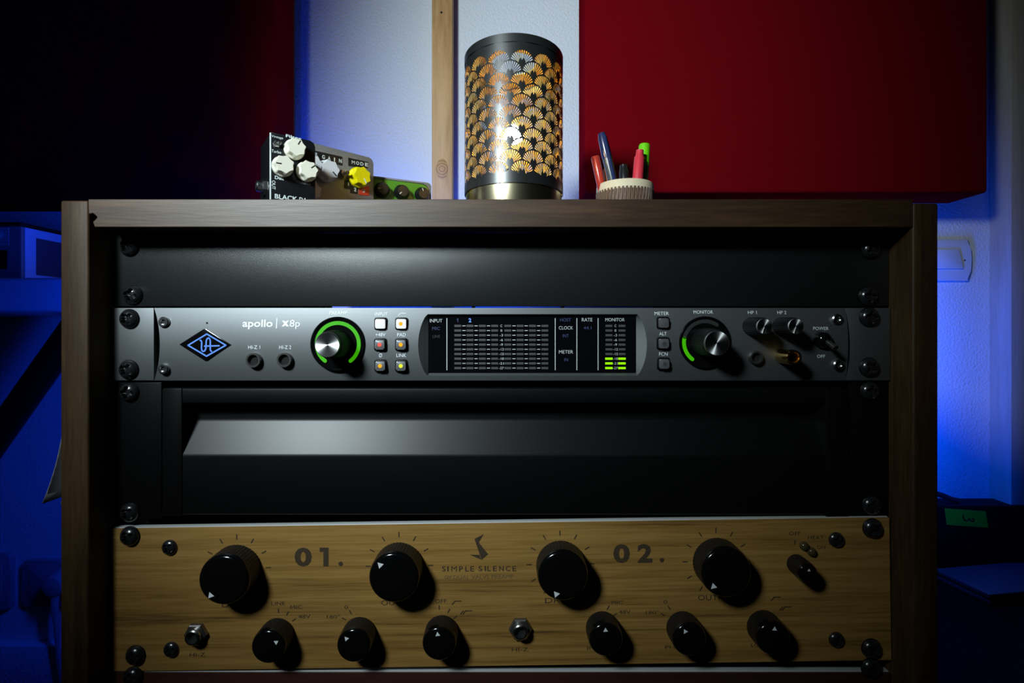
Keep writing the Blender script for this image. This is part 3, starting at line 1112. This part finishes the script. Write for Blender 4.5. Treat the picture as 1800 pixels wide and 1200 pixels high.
# ------------------------------------------------------------------ pen cup and pens
CD_ = 0.56
cx_ = px(1098, 0, CD_).x
cup = thing('pen_cup', 'ribbed brown pen cup with a cream rim on top of the rack', 'pen cup', (cx_, CD_, zt))
zr = px(0, 327, CD_).z - zt
M_cup = mat('brown_ribbed_plastic', (0.13, 0.078, 0.05), 0.6, var=0.12, vscale=300)
M_cream = mat('cream_ceramic', (0.68, 0.58, 0.40), 0.6, var=0.06, vscale=900)
nr = 8
prof = [(0.0305, zr * i / (nr - 1) * 0.90) for i in range(nr)]
L('ribbed_body', M_cup, cup, prof, None, 288, rf=lambda t, r, h: r + 0.0007 * (1 if math.sin(48 * (t + 6.0 * h)) > -0.3 else -1), smooth=False, cap=False)
L('rim', M_cream, cup, [(0.0285, zr * 0.86), (0.0308, zr * 0.88), (0.0306, zr * 0.985), (0.0298, zr), (0.0270, zr), (0.0265, zr * 0.97), (0.0265, 0.004), (0.0001, 0.004)], None, 64, cap=False)
L('cup_floor', M_cup, cup, [(0.029, 0.0), (0.029, 0.004)], None, 48)


def pen(name, label, tip, top, parts, cat='pen'):
    """pen along tip -> top; parts = list of (name, material, [(radius, distance along)])"""
    a, b = Vector(tip), Vector(top)
    ax = (b - a)
    ln = ax.length
    t = thing(name, label, cat, a, ax.to_track_quat('Z', 'Y').to_euler(), group='pens standing in the cup')
    for nm, m, prof_ in parts:
        L(nm, m, t, [(r, s * ln) for r, s in prof_], None, 24, angle=40)
    return t, ln


def foot(x, y):
    return Vector((cx_ + x, CD_ + y, zt + 0.0045))


M_pred = mat('translucent_red_plastic', (0.55, 0.05, 0.03), 0.2)
M_navy = mat('navy_plastic', (0.02, 0.03, 0.10), 0.2)
M_pgrey = mat('grey_pen_barrel', (0.10, 0.11, 0.12), 0.22, metal=0.3)
M_pink = mat('coral_red_plastic', (0.62, 0.035, 0.055), 0.45)
M_lime = mat('lime_plastic', (0.16, 0.62, 0.005), 0.45)
M_pblk = mat('black_plastic_pen', (0.012, 0.012, 0.013), 0.3)
M_orange = mat('orange_plastic', (0.85, 0.24, 0.005), 0.4)
M_olive = mat('olive_barrel', (0.10, 0.14, 0.05), 0.4)
pen('pen', 'red capped pen with pale tip, leaning left in the cup', foot(-0.010, -0.002), px(1046, 275, 0.552), [('cap', M_pred, [(0.0040, 0.62), (0.0046, 0.66), (0.0047, 0.985), (0.0040, 1.0)]), ('barrel', M_cream, [(0.0030, 0.0), (0.0035, 0.62)]), ('clip', M_pred, [(0.0050, 0.70), (0.0050, 0.72)])])
pen('pen', 'thin orange pen behind the dark blue pen', foot(-0.008, 0.006), px(1065, 296, 0.562), [('barrel', M_orange, [(0.0028, 0), (0.0031, 0.98), (0.0022, 1.0)]), ('tip', M_pblk, [(0.0010, -0.01), (0.0028, 0.0)])])
t, ln = pen('pen', 'dark blue and grey ballpoint pen, tallest in the cup', foot(0.006, 0.0), px(1057, 233, 0.556), [('barrel', M_pgrey, [(0.0044, 0.0), (0.0053, 0.3), (0.0053, 0.79)]), ('cap', M_navy, [(0.0054, 0.79), (0.0056, 0.82), (0.0050, 0.95), (0.0036, 0.995), (0.0014, 1.0)])])
B('clip', M_navy, t, -0.001, 0.0075, -0.0016, 0.0016, ln * 0.56, ln * 0.97, 0.001)
pen('pen', 'short black capped pen between the blue and red pens', foot(0.006, 0.008), px(1096, 290, 0.566), [('cap', M_pblk, [(0.0054, 0.72), (0.0056, 0.74), (0.0050, 0.94), (0.0044, 0.95), (0.0040, 1.0)]), ('barrel', M_pgrey, [(0.0048, 0.0), (0.0054, 0.72)])])
t, ln = pen('marker_pen', 'coral red capped marker with a side clip', foot(0.006, -0.006), px(1125, 264, 0.552), [('cap', M_pink, [(0.0058, 0.50), (0.0060, 0.53), (0.0054, 0.93), (0.0042, 0.945), (0.0039, 1.0)]), ('barrel', M_pgrey, [(0.0046, 0.0), (0.0052, 0.5)])], 'marker')
B('clip', M_pink, t, 0.0058, 0.0088, -0.0015, 0.0015, ln * 0.52, ln * 0.88, 0.0008)
pen('highlighter_pen', 'lime green capped highlighter behind the red marker', foot(0.016, 0.004), px(1133, 254, 0.566), [('cap', M_lime, [(0.0062, 0.80), (0.0063, 0.82), (0.0062, 0.985), (0.0054, 1.0)]), ('barrel', M_olive, [(0.0056, 0.0), (0.0060, 0.80)])], 'marker')

# ------------------------------------------------------------------ effect pedals
GP = 'effect pedals standing on top of the rack'


def flute(root, x, y, yl, r, h, m, ang, line=M_void, n=7, name='knob', ph=0.0):
    """fluted pedal knob: round skirt, scalloped crown, pointer line at angle ang"""
    a, b = on(root, x, y, yl - h)
    k = L(name, m, root, [(r * 0.98, 0.001), (r, 0.002), (r, h * 0.35), (r * 0.97, h * 0.5), (r * 0.94, h * 0.93), (r * 0.89, h)], at(a, yl, b), 84,
          rf=lambda t, rr, hh: rr * (1 - (0.0 if hh < h * 0.4 else 0.16) * abs(math.sin(n * (t - ph) / 2))), angle=28)
    t = math.radians(ang)
    c, s = math.cos(t), math.sin(t)
    wq = r * 0.06
    poly('pointer', line, k, [(a + c * q * r - s * e, b + s * q * r + c * e) for q, e in ((0.28, -wq), (0.78, -wq), (0.78, wq), (0.28, wq))], yl - h - 0.0001)
    return k


# black distortion pedal
p1 = px(475, 232, 0.45)
bp_ = thing('effect_pedal', 'small black pedal with three cream knobs, leftmost on the rack top', 'effect pedal', (p1.x, 0.45, zt), (0, 0, math.radians(36)), GP)
ph_ = p1.z - zt
pw_ = 0.0385
slab('enclosure', M_blackp, bp_, [(0, 0), (pw_, 0), (pw_, ph_ - 0.005), (pw_ - 0.0015, ph_ - 0.0015), (pw_ - 0.005, ph_), (0.0006, ph_)], 0.0, 0.046, 0.0005)
B('edge_strip', M_print, bp_, -0.0004, 0.0006, -0.0004, 0.0006, 0, ph_ - 0.0006)
M_pprint = mat('pedal_print', (0.75, 0.84, 0.84), 0.6)
M_pprint2 = mat('grey_pedal_print', (0.16, 0.16, 0.16), 0.6)


def face_text(root, body, x0, y0, x1, y1, hpx, m=M_pprint, bold=0.0, rot=0.0, yl=-0.0002):
    """lettering on a turned face: from photo pixel (x0,y0) to (x1,y1), hpx tall"""
    a, b = on(root, x0, y0, yl)
    a2, b2 = on(root, x1, y1, yl)
    _, c1 = on(root, (x0 + x1) / 2, (y0 + y1) / 2 - hpx / 2, yl)
    _, c2 = on(root, (x0 + x1) / 2, (y0 + y1) / 2 + hpx / 2, yl)
    return text(body, m, root, (a + a2) / 2, (b + b2) / 2, math.hypot(a2 - a, b2 - b), c1 - c2, yl, bold, rot=rot)


k8 = lambda x, y: (440 + x / 8.571, 220 + y / 8.571)
face_text(bp_, 'Vintage', *k8(318, 165), *k8(495, 200), 5)
face_text(bp_, 'Turbo', *k8(318, 385), *k8(465, 410), 5)
face_text(bp_, 'Filter', *k8(535, 158), *k8(770, 205), 5.2, bold=0.02)
face_text(bp_, 'Dist', *k8(370, 785), *k8(505, 805), 6, bold=0.02)
face_text(bp_, 'Volume', *k8(685, 845), *k8(910, 882), 5.5, M_pprint2, bold=0.02)
a, b = on(bp_, *k8(352, 900), -0.0002)
text('OUT', M_pprint, bp_, a, b, 0.0078, 0.0029, -0.0002, 0.01, rot=-PI / 2)
a, b = on(bp_, *k8(368, 1055), -0.0002)
text('BLACK', M_pprint, bp_, a + 0.0095, b - 0.0006, 0.0190, 0.0042, -0.0002, 0.02)
text('DA', M_pprint, bp_, a + 0.0240, b - 0.0006, 0.0066, 0.0042, -0.0002, 0.02)
flute(bp_, *k8(700, 325), 0, 0.0090, 0.0115, M_white, 62, ph=0.2)
flute(bp_, *k8(520, 585), 0, 0.0090, 0.0115, M_white, 182, ph=0.4)
flute(bp_, *k8(885, 665), 0, 0.0090, 0.0115, M_white, 40, ph=0.1)
a, b = on(bp_, *k8(395, 285), 0)
sw = L('toggle_switch', M_steel, bp_, [(0.0032, 0), (0.0032, 0.0016), (0.0024, 0.0022), (0.0018, 0.0034)], at(a, 0, b), 6, smooth=False)
bm = bmesh.new()
tube(bm, [(a, -0.003, b), (a + 0.0015, -0.0075, b - 0.0004)], [0.0010, 0.0015], 10)
finish(bm, 'lever', M_steel, sw, True)
# output jack nut on its left side
Mx = Matrix.Translation((0, 0.020, (px(460, 328, 0.465).z - zt))) @ Matrix.Rotation(-PI / 2, 4, 'Y')
j = L('side_jack', M_steel, bp_, [(0.0074, 0), (0.0074, 0.0024), (0.0066, 0.003)], Mx, 6, smooth=False)
L('jack_bush', M_steel, j, [(0.0050, 0.0028), (0.0050, 0.0072), (0.0043, 0.0080), (0.0034, 0.0080), (0.0032, 0.004)], Mx, 28, cap=False)
L('socket_hole', M_void, j, [(0.0034, 0.0036), (0.0034, 0.004)], Mx, 20)

# bare metal pedal with embossed tape labels
p2 = px(655, 278, 0.577)
gp_ = thing('effect_pedal', 'bare metal pedal with white and yellow knobs and embossed tape labels', 'effect pedal', (p2.x, 0.577, zt), (0, 0, math.radians(44)), GP)
gh = 0.1935 - zt
gw = 0.094
slab('enclosure', M_hammer, gp_, rrect(-gw, 0.001, 0.0, gh, 0.0055), 0.0, 0.032, 0.0008)
k7 = lambda x, y: (540 + x / 7.5, 240 + y / 7.5)


def tape(name, corners, m):
    return poly(name, m, gp_, [on(gp_, *k7(*c), 0) for c in corners], -0.0002, 0.0003)


YTP = -0.00065
t1 = tape('tape_label', [(60, 294), (458, 382), (458, 266), (60, 178)], M_tape)
t2 = tape('tape_label', [(540, 385), (800, 418), (803, 336), (540, 278)], M_tape)
t3 = tape('tape_label', [(487, 682), (572, 695), (575, 582), (489, 568)], M_tape)
t4 = tape('tape_label', [(565, 742), (663, 758), (665, 655), (567, 640)], M_tape)
t5 = tape('tape_label', [(678, 768), (812, 780), (815, 658), (680, 648)], M_redtape)


def tape_text(parent, body, x0, y0, hpx, wpx):
    a, b = on(gp_, *k7(x0, y0), YTP)
    a2, _ = on(gp_, *k7(x0 + wpx, y0), YTP)
    _, b2 = on(gp_, *k7(x0, y0 - hpx), YTP)
    text(body, M_pprint, parent, a, b, a2 - a, b2 - b, YTP, 0.0 if body == 'M' else 0.02)


for ch, x, y in (('E', 115, 240), ('G', 215, 268), ('A', 290, 285), ('I', 360, 302), ('N', 437, 320)):
    tape_text(t1, ch, x, y, 50, 12 if ch == 'I' else 36)
for ch, x, y in (('M', 608, 340), ('O', 665, 350), ('D', 722, 360), ('E', 783, 370)):
    tape_text(t2, ch, x, y, 44, 40)
tape_text(t3, '1', 545, 625, 44, 16)
tape_text(t4, '2', 632, 698, 46, 32)
tape_text(t5, '3', 745, 715, 46, 34)
flute(gp_, *k7(85, 360), 0, 0.0110, 0.013, M_white2, 330, ph=0.2)
flute(gp_, *k7(310, 430), 0, 0.0112, 0.013, M_white2, 318, ph=0.1)
flute(gp_, *k7(733, 515), 0, 0.0112, 0.013, M_yellow, 300, M_print, ph=0.5)
flute(gp_, *k7(70, 700), 0, 0.0110, 0.013, M_white2, 200, ph=0.3)
a, b = on(gp_, *k7(465, 495), -0.002)
sw = L('toggle_switch', M_jack, gp_, [(0.0046, 0), (0.0046, 0.002), (0.0034, 0.0028), (0.0030, 0.006)], at(a, 0, b), 20, angle=30)
bm = bmesh.new()
tube(bm, [(a, -0.005, b), (a + 0.0012, -0.0125, b - 0.0002)], [0.0012, 0.0018], 10)
finish(bm, 'lever', M_steel, sw, True)

# green-faced pedal
p3 = px(758, 321, 0.629)
ep_ = thing('effect_pedal', 'green-faced metal pedal with black knobs, lowest and rightmost pedal', 'effect pedal', (p3.x, 0.629, zt), (0, 0, math.radians(25)), GP)
eh = 0.1805 - zt
slab('enclosure', M_hammer, ep_, rrect(-0.098, 0.0, 0.0, eh, 0.004), 0.0, 0.030, 0.0008)
gx = lambda x, y: on(ep_, *k7(x, y), 0)
g0 = gx(1612, 800)[0]
gt = gx(1400, 607)[1]
slab('face_outline', M_gloss, ep_, rrect(-0.094, g0, 0.004, gt, 0.010, 8), -0.0003, 0.001)
slab('green_faceplate', M_green, ep_, rrect(-0.0932, g0 - 0.0008, 0.0048, gt - 0.0008, 0.0094, 8), -0.0006, 0.001)
for x, y, an in ((975, 715, 185), (1235, 745, 225), (1505, 775, 110)):
    a, b = gx(x, y)
    k = L('knob', M_rub, ep_, [(0.0088, 0.0004), (0.0088, 0.004), (0.0074, 0.006), (0.0070, 0.0105), (0.0062, 0.0115)], at(a, -0.0006, b), 40)
    t = math.radians(an)
    c, s = math.cos(t), math.sin(t)
    poly('pointer', M_print, k, [(a + c * q - s * e, b + s * q + c * e) for q, e in ((0.0025, -0.0004), (0.0060, -0.0004), (0.0060, 0.0004), (0.0025, 0.0004))], -0.0123)
a, b = gx(1215, 652)
strokes('printed_symbol', M_burn, ep_, [[(a + 0.0012 * math.cos(q * PI / 5), b + 0.0012 * math.sin(q * PI / 5)) for q in range(11)], [(a - 0.0045, b + 0.0004), (a - 0.0022, b + 0.0002)], [(a + 0.002, b), (a + 0.0036, b - 0.0003)]], 0.0004, -0.00075)

# ------------------------------------------------------------------ left of the rack: shelf and small device
M_shelf = mat('glossy_shelf', (0.25, 0.28, 0.34), 0.22)
sh = thing('wall_shelf', 'glossy shelf lit blue left of the rack, on a black diagonal brace', 'shelf', (-0.75, WALL, 0.02))
B('board', M_shelf, sh, -0.45, 0.42, 0.56 - WALL, 0.0, 0.0, 0.0375, 0.004, 3)
bm = bmesh.new()
org = Vector((-0.75, WALL, 0.02))
q0 = px(150, 580, 0.67) - org
q0.z = 0.002
end = Vector((-0.95, 0.67, FLOOR + 0.012)) - org
mid = (q0 + end) / 2 + Vector((0.012, 0, 0.026))
pts = [(1 - t) ** 2 * q0 + 2 * t * (1 - t) * mid + t * t * end for t in [i / 16 for i in range(17)]]
tube(bm, pts, 0.0165, 12)
finish(bm, 'brace', M_black, sh, True)

M_dev = mat('grey_device_shell', (0.11, 0.11, 0.115), 0.5)
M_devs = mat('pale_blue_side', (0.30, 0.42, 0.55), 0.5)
dv = thing('desktop_device', 'small grey box with knob and framed vent on the left shelf', 'device', (-0.635, 0.60, 0.0575))
dhh = px(0, 397, 0.60).z - 0.0575
B('body', M_dev, dv, -0.09, 0.0630, 0.0, 0.15, 0, dhh, 0.0015)
B('lid', M_black, dv, -0.092, 0.0645, -0.003, 0.152, dhh, dhh + 0.004, 0.001)
B('side_panel', M_devs, dv, 0.0630, 0.0640, 0.004, 0.146, 0.001, dhh - 0.001)
B('side_vent', mat('dark_mesh', (0.035, 0.030, 0.05), 0.7), dv, 0.0638, 0.0644, 0.018, 0.132, 0.009, dhh - 0.011)
a, b = px(5, 412, 0.60).x + 0.635, px(0, 412, 0.60).z - 0.0575
kd = L('dial', M_dev, dv, [(0.0075, 0.0), (0.0075, 0.005), (0.006, 0.0065)], at(a - 0.006, 0, b), 32)
B('screen', M_gloss, dv, -0.07, px(13, 0, 0.6).x + 0.635, -0.0006, 0.001, 0.014, 0.036)
M_vent = mat('grey_grille', (0.22, 0.23, 0.25), 0.6)
for i in range(6):
    z0 = dhh - 0.0228 + i * 0.0036
    B('grille_slat', M_vent, dv, -0.07, px(16, 0, 0.6).x + 0.635, -0.0006, 0.001, z0, z0 + 0.0028)

# papers pinned to the left side of the rack
M_paper = mat('paper', (0.36, 0.37, 0.40), 0.8)


def sheet(name, label, y0, y1, outs, ztop, zbot):
    bm = bmesh.new()
    rows = []
    n = 14
    for i in range(n + 1):
        t = i / n
        o_ = 0.0006 + outs * t ** 2.2
        z = ztop + (zbot - ztop) * t
        rows.append([(-o_, y0, z), (-o_ * 0.8, (y0 + y1) / 2, z), (-o_ * 0.5, y1, z)])
    g = [[bm.verts.new((xo0 + p[0], p[1], p[2])) for p in r] for r in rows]
    for r, s in zip(g, g[1:]):
        for i in range(2):
            bm.faces.new((r[i], r[i + 1], s[i + 1], s[i]))
    ob = finish(bm, name, M_paper, None, True)
    md = ob.modifiers.new('thickness', 'SOLIDIFY')
    md.thickness = 0.0003
    return tag(ob, label, 'paper', 'papers hanging on the side of the rack')


sheet('paper_sheet', 'outer sheet of paper curling away from the left side of the rack', 0.305, 0.43, 0.0145, px(0, 660, 0.305).z, px(0, 885, 0.305).z)
sheet('paper_sheet', 'inner sheet of paper tucked close to the left side of the rack', 0.306, 0.42, 0.0045, px(0, 800, 0.305).z, px(0, 888, 0.305).z)

# wall sockets with a plug, low on the left
M_sock = mat('white_socket', (0.30, 0.31, 0.33), 0.5)


def socket(label, x, y, wd, ht, grp='socket plates low on the wall'):
    p = px(x, y, WALL)
    t = thing('wall_socket', label, 'wall socket', (p.x, WALL, p.z), group=grp)
    slab('plate', M_sock, t, rrect(-wd / 2, wd / 2, -ht / 2, ht / 2, 0.006), -0.009, 0.0, 0.002)
    slab('insert', M_sock, t, rrect(-wd / 2 + 0.012, wd / 2 - 0.012, -ht / 2 + 0.012, ht / 2 - 0.012, 0.003), -0.0105, -0.008, 0.0006)
    return t


socket('blank white wall socket at the far left edge, low down', -18, 1018, 0.08, 0.085)
socket('white wall socket with a plug in it, low beside the rack', 96, 1020, 0.085, 0.07)
pp = px(88, 1033, WALL - 0.04)
pg = thing('power_plug', 'round white plug with a cable hanging from the socket', 'plug', (pp.x, WALL - 0.0105, pp.z))
L('plug_body', M_sock, pg, [(0.018, 0), (0.018, 0.018), (0.014, 0.028), (0.008, 0.030)], FRONT, 28)
bm = bmesh.new()
tube(bm, [(0, -0.020, -0.010), (0, -0.022, -0.03), (0.001, -0.02, -0.06), (0.002, -0.018, -0.10), (0.009, -0.018, -0.14), (0.022, -0.02, -0.165)], [0.006, 0.005, 0.0035, 0.003, 0.003, 0.003], 10)
finish(bm, 'cable', M_sock, pg, True)

# light switch right of the rack
p = px(1657, 458, WALL)
ls = thing('light_switch', 'white rocker light switch on the blue wall right of the rack', 'light switch', (p.x, WALL, p.z))
M_sw = mat('switch_plastic', (0.66, 0.68, 0.70), 0.5)
hw_, hh_ = px(1700, 0, WALL).x - p.x, 0.0325
pts = [(hw_ - 0.004, hh_), (-hw_ + 0.004, hh_), (-hw_ + 0.001, hh_ * 0.5), (-hw_, 0), (-hw_ + 0.001, -hh_ * 0.5), (-hw_ + 0.004, -hh_), (hw_ - 0.004, -hh_), (hw_ - 0.001, -hh_ * 0.5), (hw_, 0), (hw_ - 0.001, hh_ * 0.5)]
slab('cover_plate', M_sw, ls, pts, -0.008, 0.0, 0.003)
rx = px(1682, 0, WALL).x - p.x
slab('rocker', M_sw, ls, [(rx - 0.006, 0.016), (-rx, 0.016), (-rx, -0.014), (rx, -0.014), (rx + 0.0005, -0.010)], -0.0115, -0.007, 0.001)
L('cover_screw', M_void, ls, [(0.0012, 0), (0.0012, 0.0003)], at(px(1687.5, 0, WALL).x - p.x, -0.0082, -0.0005), 14)

# ------------------------------------------------------------------ right of the rack: dark table, black case, flat case
tb = thing('side_table', 'black side table in the dark right of the rack', 'table', (0.64, 0.59, FLOOR))
TZ = -0.36 - FLOOR
M_tbl = mat('matt_black_top', (0.003, 0.003, 0.003), 0.8, spec=0.1)
B('table_top', M_tbl, tb, -0.32, 0.42, -0.20, 0.205, TZ - 0.02, TZ, 0.002)
for sx in (-0.30, 0.40):
    for sy in (-0.18, 0.18):
        B('leg', M_black, tb, sx - 0.015, sx + 0.015, sy - 0.015, sy + 0.015, 0, TZ - 0.02)
bc = thing('equipment_case', 'black equipment case with a strip of green tape, right of the rack', 'case', (0.64, 0.76, -0.36))
chh = px(0, 889, 0.76).z + 0.36
B('case_body', mat('black_case', (0.004, 0.004, 0.004), 0.7, spec=0.2), bc, -0.22, 0.30, 0.0, 0.036, 0.0, chh, 0.002)
M_gt = mat('green_tape', (0.11, 0.72, 0.02), 0.5)
tp = poly('green_tape', M_gt, bc, [on(bc, *q, 0) for q in ((1664, 922), (1737, 927), (1732, 898), (1660, 893))], -0.0002, 0.0003)
c9 = lambda x, y: on(bc, 1640 + x / 6, 860 + y / 6, -0.0006)
strokes('handwriting', M_void, tp, [[c9(318, 268), c9(320, 300), c9(335, 325), c9(360, 328), c9(385, 310), c9(400, 330), c9(425, 335), c9(432, 315), c9(415, 305)]], 0.0018, -0.0006)
bm = bmesh.new()
tube(bm, [(on(bc, 1630, 868, 0.012)[0], 0.020, chh + 0.014), (on(bc, 1650, 870, 0.012)[0], 0.018, chh + 0.0135), (on(bc, 1662, 874, 0.012)[0], 0.016, chh + 0.010), (on(bc, 1674, 881, 0.012)[0], 0.014, chh + 0.0055), (on(bc, 1684, 888, 0.012)[0], 0.012, chh + 0.0042)], 0.004, 10)
ob = finish(bm, 'cable', mat('dark_cable', (0.02, 0.025, 0.03), 0.35), None, True)
ob.location = bc.location
tag(ob, 'dark cable looping over the top of the black case', 'cable')
fc = thing('flat_case', 'flat grey lidded case catching blue light, right of the rack', 'case', (0.627, 0.668, -0.36), (0, 0, math.radians(9)))
M_fc = mat('grey_lid', (0.08, 0.085, 0.09), 0.4)
B('lower_shell', M_fc, fc, 0, 0.26, 0, 0.075, 0, 0.007, 0.0015)
B('lid', M_fc, fc, 0, 0.26, 0, 0.075, 0.0078, 0.015, 0.002)
B('latch', M_steel, fc, 0.002, 0.012, -0.0012, 0.0, 0.003, 0.006)
B('latch', M_steel, fc, 0.040, 0.052, -0.0012, 0.0, 0.003, 0.006)
